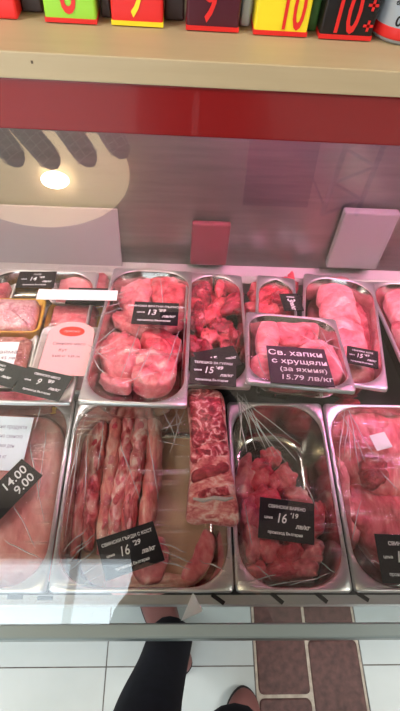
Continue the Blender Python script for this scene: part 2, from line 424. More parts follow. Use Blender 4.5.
# vent slots in the lip
for px, py, dx in ((218, 599, .3), (277, 598, .35), (321, 597, .35), (362, 596, .3), (15, 597, 0), (45, 598, 0)):
    c = P(px, py, .734)
    M = Matrix.Translation(c) @ Matrix.Rotation(-dx*2, 4, 'Z')
    o = bx('vent_slot', (-.011, .011, -.003, .003, -.001, .0006), BLACK, None); o.matrix_world = M; bpy.context.view_layer.update(); cpart(o)
# lamps under the shelf: a warm white tube on the left, a pink meat tube on the right
def tubelight(x0, x1, col, es):
    bm = bmesh.new(); tube(bm, [Vector((x0, .655, sb - .022)), Vector((x1, .655, sb - .022))], .011, 14)
    o = cpart(obj('lamp_tube', bm, mat('tube', (1, 1, 1), .5, emit=col, es=es)))
    for x in (x0, x1): cpart(bx('lamp_holder', (x - .01, x + .01, .641, .669, sb - .036, sb - .001), WHITE))
TUBE_W = 31; TUBE_P = 54
tubelight(-1.0, -.03, (1, .89, .88), TUBE_W)
tubelight(.03, 1.0, (1, .36, .74), TUBE_P)

# ------------------------------------------------------------------ trays
RZ = .740
FR = level(RZ)
BEIGE_REFL = noisy('beige reflection', lin(196, 158, 130), lin(208, 172, 144), 20, .35)  # colour of the warm reflection in the tray steel, painted on a sheet
def lvl_tray(x0, x1, y0, y1, *a, **k):
    F = Frame(Matrix.Translation(((x0+x1)/2, (y0+y1)/2, RZ)))
    return tray('steel_tray', F, x1-x0, y1-y0, .098, *a, **k), F
T0, T0F = lvl_tray(-.455, -.1775, .165, .492, 'steel tray at front left holding one broad pink pork slab', F_D)
T1, T1F = lvl_tray(-.174, .0975, .165, .492, 'wide front steel tray with long pork rib strips under creased film', F_A)
T2, T2F = lvl_tray(.1015, .277, .165, .492, 'narrow front steel tray with red pork chunks piled at its front', F_B)
T3, T3F = lvl_tray(.281, .556, .165, .492, 'front steel tray at the right edge with large ham pieces', F_B)

obj('beige_reflection', (lambda b: (loft(b, [[(x, y, -.0974) for x, y in rrect(.222, .272, .04)], [(x, y, -.0966) for x, y in rrect(.222, .272, .04)]]), b)[1])(bmesh.new()), BEIGE_REFL, T1, smooth=False)  # sheet added on the tray floor to paint in the reflected beige
FB1 = frame4((77, 402), (187, 405), (115, 269), (191, 270), .825, .715)
B1 = tray('steel_tray', FB1, FB1.W, FB1.L, .055, 'tilted film-wrapped steel tray of pink chops behind the rib strips', F_C, sag=.003)
FB2 = frame4((181, 386), (251, 386), (188, 274), (240, 274), .775, .712)
tray('steel_tray', FB2, FB2.W, FB2.L, .06, 'back steel tray of dark red stewing meat with two cards at front', None, flange=.006)
FB3 = frame4((246, 382), (356, 390), (247, 312), (334, 318), .870, .790)
B3 = tray('steel_tray', FB3, FB3.W, FB3.L, .035, 'small tilted steel tray with the handwritten card, on top of others', F_B, sag=.003, r=.045)
FB4 = frame4((285, 383), (402, 383), (310, 277), (368, 279), .775, .712)
tray('steel_tray', FB4, .162, FB4.L, .06, 'back steel tray of pale pink pork slices laid in a row', None, flange=.006)
FB5 = frame4((405, 383), (522, 386), (376, 281), (440, 284), .775, .712)
tray('steel_tray', FB5, .20, FB5.L, .06, 'back steel tray cut off by the right edge of view', None, flange=.006)
FB6 = frame4((262, 383), (292, 384), (243, 276), (309, 277), .775, .712)
tray('steel_tray', FB6, .088, FB6.L, .06, 'back steel tray of bright red chunks behind the small tilted tray', None, flange=.006)
FB0 = frame4((-70, 402), (72, 402), (-20, 270), (110, 270), .775, .71)
tray('steel_tray', FB0, FB0.W, FB0.L, .06, 'back left steel tray holding foam packs of meat', None, flange=.006)

# ------------------------------------------------------------------ meat in the front trays
D = -.0965                                  # tray floor below its rim
slab('pork_slab', [(-80, 414), (-10, 408), (44, 414), (62, 428), (60, 480), (54, 535), (46, 574), (0, 584), (-80, 580)], FR, D, .082, M_SLAB,
     'broad pale pink pork slab filling the front left tray', 'meat', None, amp=.004, ns=22)
def strip(path, w, hh, zc, m, label):
    q = [(*FR.at(x, y, zc + hh*.6), zc) for x, y in path]
    q = catmull(q, 7, False); c = Vector(q[len(q)//2])
    pts = [Vector(p) - c for p in q]; n = len(pts)
    rad = [w * (0.55 + .45*min(1, 5*min(i, n-1-i)/n)) * (1 + .3*noise.noise(Vector((i*.5, SEED[0]*7.1 + w*900, 0)))) for i in range(n)]
    SEED[0] += 1
    bm = bmesh.new(); tube(bm, pts, rad, 18, (1, hh / w))
    for v in bm.verts:
        d = noise.fractal(v.co * 60 + Vector((SEED[0]*5, 0, 0)), .9, 2.1, 3, noise_basis='PERLIN_ORIGINAL') * .0045
        v.co.z += d; v.co.x += d * .5
    o = obj('rib_strip', bm, m, None, FR.M @ Matrix.Translation(c)); tag(o, label, 'meat', 'pork rib strips')
    return o, c
STR = [([(94, 398), (89, 430), (84, 470), (79, 510), (71, 556)], 0.0152, 0.0220, M_RIBP, 'leftmost pale pork rib strip against the left tray wall', 0),
       ([(104, 398), (99, 430), (95, 465), (90, 500), (87, 548)], 0.0152, 0.0240, M_RIB, 'second rib strip from the left, with red bone ends beside the dark gap', 1),
       ([(118, 398), (115, 430), (111, 465), (106, 505), (100, 552)], 0.0146, 0.0240, M_RIBP, 'third rib strip from the left, on the right of the dark gap', 1),
       ([(131, 398), (128, 430), (124, 465), (116, 505), (112, 556)], 0.0140, 0.0260, M_RIB, 'fourth rib strip from the left, dotted with red meat', 1),
       ([(143, 398), (140, 430), (136, 465), (129, 505), (126, 552)], 0.0146, 0.0270, M_RIB, 'fifth rib strip from the left, beside the smooth pale one', 1),
       ([(152, 400), (154, 432), (153, 465), (148, 505), (142, 548)], 0.0159, 0.0250, M_RIBP, 'rightmost rib strip with a smooth pale edge', 0)]
for i, (pth, w, hh, mm, lb, eyes) in enumerate(STR):
    o, c = strip(pth, w, hh, D + hh + .002, mm, lb)
    if not eyes: continue
    path = catmull([(*FR.at(x, y, D + 2*hh), 0) for x, y in pth], 8, False)
    for k in range(3, len(path) - 4, 4):
        p, q = path[k], path[k+1]; j = random.uniform(-.3, .3) * w
        bm = bmesh.new(); bmesh.ops.create_uvsphere(bm, u_segments=12, v_segments=6, radius=1)
        bmesh.ops.scale(bm, vec=(w*random.uniform(.25, .5), w*random.uniform(.5, .95), .003), verts=bm.verts)
        for v in bm.verts: v.co.x += w * .3 * noise.noise(v.co * 90 + Vector((k*3.1, i*7.7, 0))); v.co.y += w * .3 * noise.noise(v.co * 90 + Vector((i*3.1, k*7.7, 5)))
        obj('bone_end', bm, random.choice((M_RED, M_CHOP, M_PORK, M_CHOP)), o, Matrix.Translation(Vector((p[0] + j, p[1], D + 2*hh + .0005)) - c) @ Matrix.Rotation(math.atan2(q[1]-p[1], q[0]-p[0]) + pi/2, 4, 'Z'))
slab('pork_piece', [(206, 528), (216, 540), (211, 562), (196, 580), (181, 582), (183, 570), (192, 556), (198, 540)], FR, D, .026, M_CHOP, 'lone red pork piece at the front right of the rib tray', 'meat')
slab('fat_piece', [(104, 580), (126, 566), (160, 572), (190, 574), (196, 582), (170, 591), (130, 596), (110, 592)], FR, D, .02, M_FAT, 'pale fat trimming lying under the tilted price card', 'meat')
slab('pork_piece', [(128, 545), (160, 535), (168, 556), (160, 580), (136, 580)], FR, D + .021, .02, M_PORK, 'pink pork piece under the tilted 16 price card', 'meat')
# pile in the narrow tray
PIL = [(246, 478, 9, 22, 6, M_PORK, .046, 'pink pork strip along the left wall of the narrow tray'),
       (262, 470, 13, 15, 30, M_RED, .046, 'red pork chunk at the back left of the narrow tray pile'),
       (272, 455, 11, 9, 20, M_RED, .034, 'small red pork chunk farthest back in the narrow tray'),
       (282, 478, 14, 12, -40, M_RED, .052, 'upright red pork chunk at the back right of the narrow tray pile'),
       (298, 496, 14, 9, 30, M_PORK, .046, 'pink pork chunk behind the right end of the level price card'),
       (250, 514, 10, 15, -8, M_PORK, .055, 'folded pink chunk just left of the level price card'),
       (268, 500, 14, 12, 15, M_RED, .055, 'red pork chunk under the top left corner of the level price card'),
       (296, 518, 15, 13, 0, M_RED, .050, 'pork chunk lying under the middle of the level price card'),
       (318, 520, 9, 20, 14, M_RED, .044, 'red pork chunk right of the level price card'),
       (252, 546, 9, 20, -6, M_PORK, .056, 'long pork chunk left of the lower half of the level price card'),
       (270, 548, 14, 11, 20, M_RED, .058, 'bright red pork chunk below the left of the level price card'),
       (292, 551, 13, 11, -20, M_RED, .054, 'red pork chunk below the middle of the level price card'),
       (313, 552, 12, 12, 10, M_PORK, .05, 'pink pork chunk below the right end of the level price card'),
       (256, 570, 12, 8, 15, M_RED, .048, 'small red pork chunk in the front left corner of narrow tray'),
       (280, 569, 15, 8, -6, M_RED, .05, 'flat red pork chunk at the front wall of the narrow tray'),
       (304, 569, 13, 8, 6, M_PORK, .044, 'pink pork chunk at the front right of the narrow tray')]
for cx, cy, rx, ry, ro, m, h, lb in PIL:
    slab('pork_chunk', ell(cx, cy, rx*1.12, ry*1.12, ro, 9, .22), FR, D, h*1.35, m, lb, 'meat', 'pork chunks in the narrow tray', amp=.008, ns=48, dome=.2)
# ham tray
slab('ham_piece', [(326, 425), (345, 405), (378, 408), (402, 420), (430, 450), (420, 490), (380, 500), (352, 480), (336, 455)], FR, D, .078, M_HAM, 'large pink ham piece at the back of the right tray', 'meat', 'ham pieces', amp=.010, ns=26)
slab('ham_piece', [(352, 482), (384, 496), (430, 490), (440, 540), (425, 572), (385, 560), (362, 532), (350, 506)], FR, D, .074, M_HAM, 'large ham piece at the front of the right tray, behind the cut off card', 'meat', 'ham pieces', amp=.012, ns=30)
slab('ham_piece', [(362, 462), (376, 456), (388, 464), (386, 480), (372, 488), (362, 478)], FR, D + .066, .022, M_MUS, 'dark red folded ham flap below the white sticker', 'meat', 'ham pieces', amp=.008, ns=70)
slab('ham_piece', [(330, 450), (338, 446), (348, 470), (352, 500), (362, 530), (356, 545), (346, 520), (338, 490)], FR, D, .06, M_PALE, 'pale fat edge of ham along the left wall of the right tray', 'meat', 'ham pieces', amp=.005)
slab('ham_piece', [(326, 415), (336, 400), (352, 398), (362, 403), (345, 412), (332, 430)], FR, D, .07, M_RED, 'narrow dark red ham end in the back left corner of the right tray', 'meat', 'ham pieces', amp=.004)

# rib rack lying across the two trays
FK = level(.7515)
rk = empty('rib_rack', FK.M @ Matrix.Translation((*FK.at(212, 455, .03), 0))); tag(rk, 'thick marbled rib rack lying across the rims of two front trays', 'meat')
bpy.context.view_layer.update()
RH = .036
def rkp(nm, poly, m, zb, h, amp=.002, ns=60): return slab(nm, poly, FK, zb, h, m, parent=rk, amp=amp, ns=ns)
rkp('fat_body', [(187, 390), (200, 386), (222, 390), (227, 420), (231, 460), (238, 500), (240, 518), (232, 524), (210, 521), (188, 520), (187, 500), (190, 470), (190, 430)], M_RACK, 0, RH, .0025)
rkp('marbled_meat', [(189, 391), (206, 388), (220, 392), (224, 415), (226, 436), (210, 444), (193, 446), (191, 420)], M_MARB, RH*.62, .0175, .003, 80)
rkp('marbled_meat', [(193, 449), (210, 447), (226, 440), (228, 452), (212, 458), (193, 462)], M_MARB, RH*.7, .013, .002)
rkp('muscle', [(192, 472), (204, 467), (226, 462), (228, 471), (208, 478), (193, 482)], M_MUS, RH*.72, .0125, .001)
rkp('muscle', [(199, 491), (214, 487), (233, 486), (234, 494), (214, 496), (200, 499)], M_MARB, RH*.72, .0122, .001)
bm = bmesh.new()
a = [Vector((*FK.at(x, y, RH), RH + .002)) for x, y in ((193, 499), (203, 501), (214, 498), (225, 500), (233, 498))]
loc = rk.matrix_world.inverted()
tube(bm, [loc @ (FK.M @ p) for p in a], [.002, .0034, .003, .0034, .002], 10); obj('rib_bone', bm, M_BONE, rk)

# ------------------------------------------------------------------ meat in the back trays
b = -.053
CH = [([(119, 300), (121, 284), (136, 275), (150, 277), (152, 292), (144, 306), (128, 310)], M_PALE, .035, 'pale chop at the back left of the tilted tray'),
      ([(150, 280), (164, 273), (180, 276), (187, 288), (184, 300), (168, 302), (154, 298)], M_RED, .037, 'glossy red chop at the back right of the tilted tray'),
      ([(112, 318), (120, 306), (140, 303), (160, 310), (182, 306), (184, 322), (160, 330), (130, 330)], M_CHOP, .03, 'chop lying under the white lettered card in the tilted tray'),
      ([(100, 345), (106, 332), (122, 328), (138, 336), (140, 356), (128, 374), (110, 372), (101, 360)], M_CHOP, .038, 'red-hearted chop at the front left of the tilted tray'),
      ([(140, 334), (158, 328), (178, 332), (182, 350), (170, 358), (150, 352)], M_RED, .036, 'red chop in the middle right of the tilted tray'),
      ([(132, 358), (146, 348), (166, 352), (177, 364), (170, 382), (150, 387), (134, 380)], M_CHOP, .044, 'rounded chop with pale rim at the front of the tilted tray'),
      ([(104, 370), (118, 372), (132, 380), (128, 388), (110, 386), (101, 380)], M_PALE, .026, 'pale chop end at the front left corner of the tilted tray')]
for poly, m, h, lb in CH: slab('pork_chop', poly, FB1, b, h, m, lb, 'meat', 'chops in the tilted tray', amp=.008, ns=50)

def heap(F, region, n, m, nm, label, group, zb, size, layers=3):
    x0, x1, y0, y1 = region
    for i in range(n):
        ly = i * layers // n
        fx = random.uniform(0, 1); fy = random.uniform(0, 1)
        cx = x0 + fx*(x1-x0); cy = y0 + fy*(y1-y0)
        s = size * random.uniform(.75, 1.3)
        slab(nm, ell(cx, cy, s, s*random.uniform(.4, .65), random.uniform(0, 180), 8, .2), F, zb + ly*.011, .016 + random.uniform(0, .008), m if not isinstance(m, tuple) else random.choice(m), label, 'meat', group, amp=.005, ns=80)
heap(FB2, (193, 236, 279, 352), 46, (M_STEW, M_STEW, M_RED), 'stewing_chunk', 'dark red stewing meat chunk heaped in the tray right of the tilted tray', 'stewing chunks', -.054, 11)
heap(FB6, (257, 295, 280, 312), 20, (M_RED, M_STEW, M_RED), 'red_chunk', 'bright red meat chunk heaped behind the small tilted tray', 'bright red chunks', -.054, 11)
b3 = -.033
for poly, m, h, lb in (([(256, 335), (262, 320), (276, 320), (280, 336), (272, 352), (260, 356)], M_PALE, .028, 'pale pork piece at the back left of the small tray'),
                       ([(276, 322), (298, 319), (318, 324), (316, 338), (296, 342), (280, 338)], M_PORK, .026, 'pink pork piece at the back of the small tray'),
                       ([(252, 358), (262, 350), (282, 344), (296, 352), (290, 372), (268, 378), (254, 372)], M_PORK, .027, 'pork piece under the handwritten card in the small tray'),
                       ([(298, 346), (318, 338), (334, 348), (344, 372), (330, 381), (304, 378), (294, 366)], M_PALE, .028, 'pale pork piece at the front right of the small tray')):
    slab('pork_piece', poly, FB3, b3, h, m, lb, 'meat', 'pork pieces in the small tray', amp=.003)
SL = [(283, 'backmost'), (296, 'second from the back'), (309, 'third from the back'), (322, 'middle'), (335, 'third from the front'), (348, 'second from the front'), (361, 'foremost')]
for i, (yy, wd) in enumerate(SL):
    dx = i * 3.0
    slab('pork_slice', [(318 + dx, yy + 8), (322 + dx, yy - 3), (334 + dx, yy - 6), (347 + dx, yy - 4), (352 + dx*1.2, yy + 4), (354 + dx*1.2, yy + 15), (336 + dx, yy + 17), (321 + dx, yy + 16)], FB4, -.057 + (6 - i) * .0018, .034, M_PALE,
         wd + ' pale pork slice in the row of slices', 'meat', 'pork slices in a row', amp=.003, tilt=('X', 8))
for poly, lb in (([(348, 300), (356, 296), (370, 320), (382, 350), (384, 372), (374, 373), (364, 350), (351, 322)], 'long reddish pork slice beside the row of slices'),):
    slab('pork_slice', poly, FB4, -.057, .022, M_PORK, lb, 'meat', None, amp=.003)
for poly, m, lb in (([(384, 290), (396, 285), (420, 290), (430, 312), (414, 322), (396, 316)], M_PALE, 'pale piece at the back of the rightmost tray'),
                    ([(394, 318), (412, 322), (436, 326), (440, 350), (420, 358), (404, 346)], M_PORK, 'pink piece in the middle of the rightmost tray')):
    slab('pork_piece', poly, FB5, -.057, .045, m, lb, 'meat', None, amp=.005)

CREASE = bpy.data.materials.new('film crease'); CREASE.use_nodes = True; N, L = nodes(CREASE)
pb = N['Principled BSDF']; pb.inputs['Base Color'].default_value = (.9, .89, .9, 1); pb.inputs['Roughness'].default_value = .15; pb.inputs['Alpha'].default_value = .42; pb.inputs['Specular IOR Level'].default_value = 1.0
# stretched creases in the cling film, each tray's set one part of its film
def crease(root, F, segs, h=.005, r=.00055):
    bm = bmesh.new()
    for (x0, y0), (x1, y1) in segs:
        a = Vector((*F.at(x0, y0, h), h)); b_ = Vector((*F.at(x1, y1, h), h)); n = 7
        sd = random.uniform(0, 50); pts = []
        for k in range(n):
            t = k / (n-1); p = a.lerp(b_, t); d = Vector((b_.y - a.y, a.x - b_.x, 0)).normalized()
            pts.append(p + d * noise.noise(Vector((t*2.5, sd, 0))) * .004 + Vector((0, 0, noise.noise(Vector((t*3, sd, 4))) * .001)))
        tube(bm, pts, [r * (.3 + .9*sin(pi*(k+.3)/(n-.4))) * random.uniform(.6, 1.3) for k in range(n)], 5, (1.5, .7))
    film_ = [c for c in root.children if c.name.startswith('cling_film')][0]
    obj('crease', bm, CREASE, film_)
def fan(o, targets, j=3): return [((o[0] + random.uniform(-j, j), o[1] + random.uniform(-j, j)), t_) for t_ in targets]
crease(T1, T1F, [((66, 562), (92, 540)), ((70, 570), (97, 548)), ((76, 578), (99, 562)), ((70, 553), (95, 534)), ((64, 552), (86, 528)), ((84, 585), (101, 574)), ((84, 418), (64, 535)), ((79, 430), (66, 500)),
    ((160, 400), (175, 440)), ((170, 398), (182, 425)), ((185, 400), (165, 432)), ((186, 405), (170, 452)), ((176, 400), (178, 436)), ((160, 430), (186, 420)), ((158, 440), (184, 446)),
    ((152, 540), (186, 552)), ((155, 550), (192, 562)), ((160, 560), (190, 570)), ((120, 440), (140, 500)), ((105, 420), (98, 470)), ((148, 430), (158, 500)), ((88, 440), (84, 500)), ((200, 560), (225, 572))])
fl_ = [c for c in T1.children if c.name.startswith('cling_film')][0]
pts = [T1F.I @ P(x, y, RZ - .006) for x, y in ((193, 592), (181, 621), (203, 611))]
bm = bmesh.new(); loft(bm, [[p for p in pts], [p + Vector((0, 0, .0006)) for p in pts]]); obj('film_flap', bm, mat('white film flap', (.85, .88, .92), .4), fl_, smooth=False)
crease(T2, T2F, fan((240, 394), [(247, 452), (256, 450), (266, 452), (276, 458), (286, 464), (296, 460), (300, 445), (252, 430), (262, 434), (240, 440)], 4) + [((245, 583), (275, 574)), ((250, 588), (302, 581)), ((290, 585), (330, 574)), ((300, 470), (318, 510)), ((244, 500), (252, 545)), ((320, 560), (336, 575)), ((256, 566), (272, 580))])
crease(T3, T3F, fan((346, 412), [(350, 462), (358, 468), (366, 462), (374, 456), (344, 455), (338, 470)], 5) + [((362, 500), (352, 540)), ((380, 470), (398, 490)), ((370, 560), (394, 570))])
crease(T0, T0F, [((40, 405), (36, 428)), ((34, 426), (8, 480)), ((46, 430), (38, 500)), ((12, 500), (34, 548)), ((30, 440), (44, 520)), ((5, 540), (40, 560))])
crease(B1, FB1, fan((90, 350), [(118, 326), (122, 338), (116, 348), (112, 364), (106, 376)], 6) + [((93, 318), (122, 308)), ((96, 308), (124, 302)), ((152, 345), (134, 384)), ((158, 372), (112, 386)), ((160, 276), (166, 330)), ((180, 330), (160, 380)), ((140, 325), (120, 380)), ((104, 300), (128, 290)), ((170, 380), (182, 340))], .006)
crease(B3, FB3, [((318, 340), (342, 350)), ((300, 334), (320, 345)), ((322, 330), (345, 375)), ((308, 354), (332, 338)), ((260, 330), (280, 345)), ((330, 350), (348, 380)), ((312, 330), (338, 362)), ((255, 350), (266, 378))], .005)

# ------------------------------------------------------------------ foam packs on the left
def pack(quad, zb, h, m, foam, label, lab=None):
    q = [FB0.at(x, y, zb + h) for x, y in quad]
    xs_, ys_ = [p[0] for p in q], [p[1] for p in q]
    cx, cy = sum(xs_)/4, sum(ys_)/4
    W = (abs(q[1][0]-q[0][0]) + abs(q[2][0]-q[3][0]))/2; Ln = (abs(q[0][1]-q[3][1]) + abs(q[1][1]-q[2][1]))/2
    yaw = math.atan2(q[2][1]-q[3][1], q[2][0]-q[3][0]) * .6
    M = FB0.M @ Matrix.Translation((cx, cy, zb)) @ Matrix.Rotation(yaw, 4, 'Z')
    root = empty('meat_pack', M); tag(root, label, 'meat pack', 'foam packs of meat')
    lp = lambda w, l, r, z: [(x, y, z) for x, y in rrect(w, l, r, 5)]
    bm = bmesh.new(); t_ = h * .6
    loft(bm, [lp(W*.86, Ln*.86, .012, 0), lp(W*.98, Ln*.98, .016, t_), lp(W, Ln, .016, t_ + .002), lp(W*.93, Ln*.93, .014, t_ + .002), lp(W*.84, Ln*.84, .012, .004)])
    obj('foam_tray', bm, foam, root)
    pts = catmull([(x*.9, y*.9) for x, y in rrect(W*.9, Ln*.9, .014, 3)], 3)
    obj('meat', slab_mesh(pts, h - .004, .002, ns=60), m, root, Matrix.Translation((0, 0, .0045)))
    bm = bmesh.new()
    loft(bm, [lp(W*1.0 + .002, Ln + .002, .016, t_*.6), lp(W*1.0 + .002, Ln + .002, .016, t_ + .003), lp(W*.88, Ln*.88, .012, h + .004), lp(W*.5, Ln*.5, .01, h + .006)], False, True)
    obj('wrap', bm, F_D, root)
    return root, W, Ln, h + .0068
z0 = -.056
pack([(52, 268), (112, 265), (113, 298), (50, 298)], z0, .045, M_PALE, FOAMW, 'pink foam pack farthest back beside the tilted tray, behind the white strip')
pack([(-40, 276), (18, 274), (8, 298), (-50, 298)], z0, .04, M_PORK, FOAMW, 'foam pack at the far left edge by the back ledge')
pack([(-24, 293), (43, 290), (42, 325), (-34, 326)], z0 + .012, .05, M_LAV, FOAM, 'lavender pink mince pack with yellow tray edge at the left')
pack([(46, 300), (104, 300), (100, 326), (44, 326)], z0, .034, M_PORK, FOAM, 'low foam pack half hidden under the white strip')
r4, W4, L4, h4 = pack([(-40, 328), (36, 326), (28, 382), (-52, 384)], z0, .045, M_MINCE, FOAMW, 'coarse mince pack with the square white label at the left edge')
bm = box(bmesh.new(), -.004, W4*.32, -L4*.40, L4*.16, 0, .0006); lb = obj('label', bm, PAPER, r4, Matrix.Translation((0, 0, h4)), smooth=False)
GREYINK = mat('grey print', (.16, .12, .14), .7); PINKL = mat('pink label', lin(236, 176, 178), .6); REDL = mat('red oval', lin(226, 58, 44), .6)
obj('print', text_bm([('Кайма', W4*.18, -.004, .014, 0, 1, 0), ('12.45 лв', W4*.18, -.020, .011, 0, 1, 0)]), GREYINK, lb, Matrix.Translation((0, 0, .0009)), smooth=False)
r3, W3, L3, h3 = pack([(38, 318), (103, 320), (98, 386), (26, 384)], z0 + .004, .055, M_LAV, FOAMW, 'lavender pink pack with an arched pink label and red oval')
# arched label
lw, ll = W3*.68, L3*.82
arch = [(-lw/2, -ll/2), (lw/2, -ll/2)] + [(lw/2*cos(pi*k/14), ll/2 - lw*.4 + lw*.4*sin(pi*k/14)) for k in range(15)]
bm = bmesh.new(); loft(bm, [[(x, y, 0) for x, y in arch], [(x, y, .0006) for x, y in arch]]); lb = obj('label', bm, PINKL, r3, Matrix.Translation((.004, .0, h3)), smooth=False)
bm = bmesh.new(); e = [(lw*.28*cos(2*pi*k/24), ll*.30 + lw*.16*sin(2*pi*k/24)) for k in range(24)]
loft(bm, [[(x, y, .0006) for x, y in e], [(x, y, .0012) for x, y in e]]); obj('oval', bm, REDL, lb, smooth=False)
obj('print', text_bm([('прясно', 0, ll*.30, .009, .2, 1, 0)]), PINKL, lb, Matrix.Translation((0, 0, .0014)), smooth=False)
obj('print', text_bm([('Свинско месо', 0, ll*.06, .010, .1, .9, 0), ('бут', -lw*.1, -ll*.06, .010, 0, 1, 0), ('0.640 кг  9.89 лв', 0, -ll*.17, .008, 0, .9, 0)]), GREYINK, lb, Matrix.Translation((0, 0, .0009)), smooth=False)
pack([(-60, 388), (72, 388), (74, 404), (-66, 404)], z0 + .002, .03, M_PORK, FOAM, 'foam pack lying at the front under the pair of dark cards')

# ------------------------------------------------------------------ cards
zf = RZ + .007
card('price_tag', (96, 540), (153, 521), (101, 583), (zf + .004, zf + .004, zf), 'black card tilted on the rib strips, priced 16 29', price('16', '29', 'СВИНСКИ ГЪРДИ С КОСТ'))
card('price_tag', (260, 497), (314, 504), (260, 538), (zf + .003, zf + .003, zf), 'black card lying level on the pork chunks, priced 16 19', price('16', '19', 'СВИНСКИ ВАРЕНО'))
card('price_tag', (374, 534), (430, 536), (382, 583), (zf, zf, zf), 'black card cut off by the right edge on the ham pieces', price('15', '49', 'СВИНСКИ БУТ'))
card('price_tag', (-34, 514), (22, 459), (-12, 532), (zf + .002, zf + .002, zf), 'black card with looping white numerals turned sideways on the left slab', [('14.00', .22, .16, .42, .15, 1.1, .004), ('9.00', .25, -.24, .42, .15, 1.1, .004)])
def on(F, h): return lambda px, py: (F.M @ Vector((*F.at(px, py, h), h))).z
def fcard(F, h, tl, tr, bl, *a, **k):
    f = on(F, h); return card('price_tag', tl, tr, bl, (f(*tl), f(*tr), f(*bl)), *a, **k)
fcard(FB1, .006, (135, 302), (179, 304), (132, 324), 'small black card near the back of the tilted chop tray, priced 13 89', price('13', '89', 'СВИНСКИ ВРАТНИ ПЪРЖОЛИ'))
fcard(FB2, .012, (193, 353), (233, 346), (205, 372), 'dark card partly hidden behind the 15 49 card', [('15', -.1, 0, .3, .1, 1, .008), ('лв/кг', .3, -.1, .17, .1, 1, .006)])
fcard(FB2, .030, (191, 357), (236, 360), (189, 384), 'dark purple card leaning at the front of the stewing meat, priced 15 49', price('15', '49', 'ТЕЛЕШКО ЗА ГУЛАШ'))
fcard(FB6, .004, (298, 294), (304, 311), (280, 297), 'small black card standing sideways on the bright red chunks', [('13', -.2, 0, .55, .1, 1, .01), ('лв/кг', .22, 0, .3, .1, 1, .01)])
fcard(FB3, .010, (266, 346), (324, 350), (269, 383), 'purple card handwritten in four lines in the small tilted tray', [('Св. хапки', -.02, .31, .2, 0, .95, .001), ('с хрущяли', .02, .08, .18, 0, .95, .001), ('(за яхния)', .06, -.13, .16, 0, .95, .001), ("15.79 лв/кг", .08, -.34, .17, .1, .95, .001)], m=mat('purple card', (.035, .012, .03), .4))
fcard(FB4, .004, (347, 346), (378, 352), (352, 364), 'black card at the front of the pale slice row, priced 15 49', price('15', '49', 'СВИНСКО ФИЛЕ'))
fcard(FB0, .040, (28, 367), (73, 377), (16, 392), 'black card with 9 89 beside the arched label pack', price('9', '89', 'СВИНСКО МЕСО'), m=mat('green black card', (.02, .028, .026), .35))
fcard(FB0, .030, (-26, 353), (28, 369), (-30, 376), 'black card with 12 45 overlapped by the 9 89 card', price('12', '45', 'КАЙМА СМЕС'), m=mat('green black card', (.02, .028, .026), .35))
fcard(FB0, .012, (20, 272), (57, 272), (14, 288), 'black card with 14 standing by the back ledge at the left', price('14', '49', 'ПИЛЕ'))
fcard(FB0, .0, (69, 288), (115, 289), (64, 304), 'black card partly covered by the white strip', [('11', -.1, 0, .3, .1, 1, .008)])
fcard(FB0, .024, (39, 289.5), (118, 291), (41, 299.5), 'blank white paper strip lying across the packs at the back left', None, m=PAPER, cat='paper strip', group=None)  # plain white strip across the packs
card('patch', (369, 436), (384, 432), (374, 452), (zf, zf, zf), 'blank white patch lying on the film over the ham', None, m=PAPER, cat='patch', group=None)  # plain white four-cornered patch on top of the film
lf = card('leaflet', (-50, 414), (34, 418), (-54, 468), (zf + .0, zf + .0, zf - .001), 'pale blue printed leaflet at the left edge above the slab', [('Месни продукти', .24, .3, .11, 0, .7, 0), ('прясно свинско', .24, .12, .1, 0, .7, 0), ('всеки ден', .24, -.06, .1, 0, .7, 0), ('на кг', .24, -.26, .1, 0, .7, 0)], m=mat('leaflet paper', (.74, .82, .92), .5), cat='leaflet', group=None, ink=mat('pale print', (.30, .28, .42), .6))

# ------------------------------------------------------------------ things standing along the back ledge
def stand(name, x0p, x1p, ytop, ybot, y, th, m, label, cat, lean=0.0):
    a, b_, c = PY(x0p, ybot, y), PY(x1p, ybot, y), PY(x0p, ytop, y)
    w, h = abs(b_.x - a.x), c.z - a.z
    root = Matrix.Translation(((a.x + b_.x)/2, y, a.z)) @ Matrix.Rotation(-lean, 4, 'X')
    o = obj(name, box(bmesh.new(), -w/2, w/2, 0, th, 0, h, bev=min(.004, th*.3)), m, None, root, smooth=False); tag(o, label, cat); return o
stand('lilac_sheet', -60, 122, 203, 262, .889, .004, LILAC, 'pale lilac sheet standing against the back panel at the left', 'sheet')
stand('pale_container', 326, 377, 212, 268, .874, .02, mat('frosted tub', (.26, .30, .27), .35), 'pale upright container on the back ledge behind the slices', 'container')
stand('red_packet', 190, 226, 224, 265, .880, .015, mat('red packet', (.20, .04, .06), .4), 'small red packet on the back ledge above the stewing meat', 'packet')

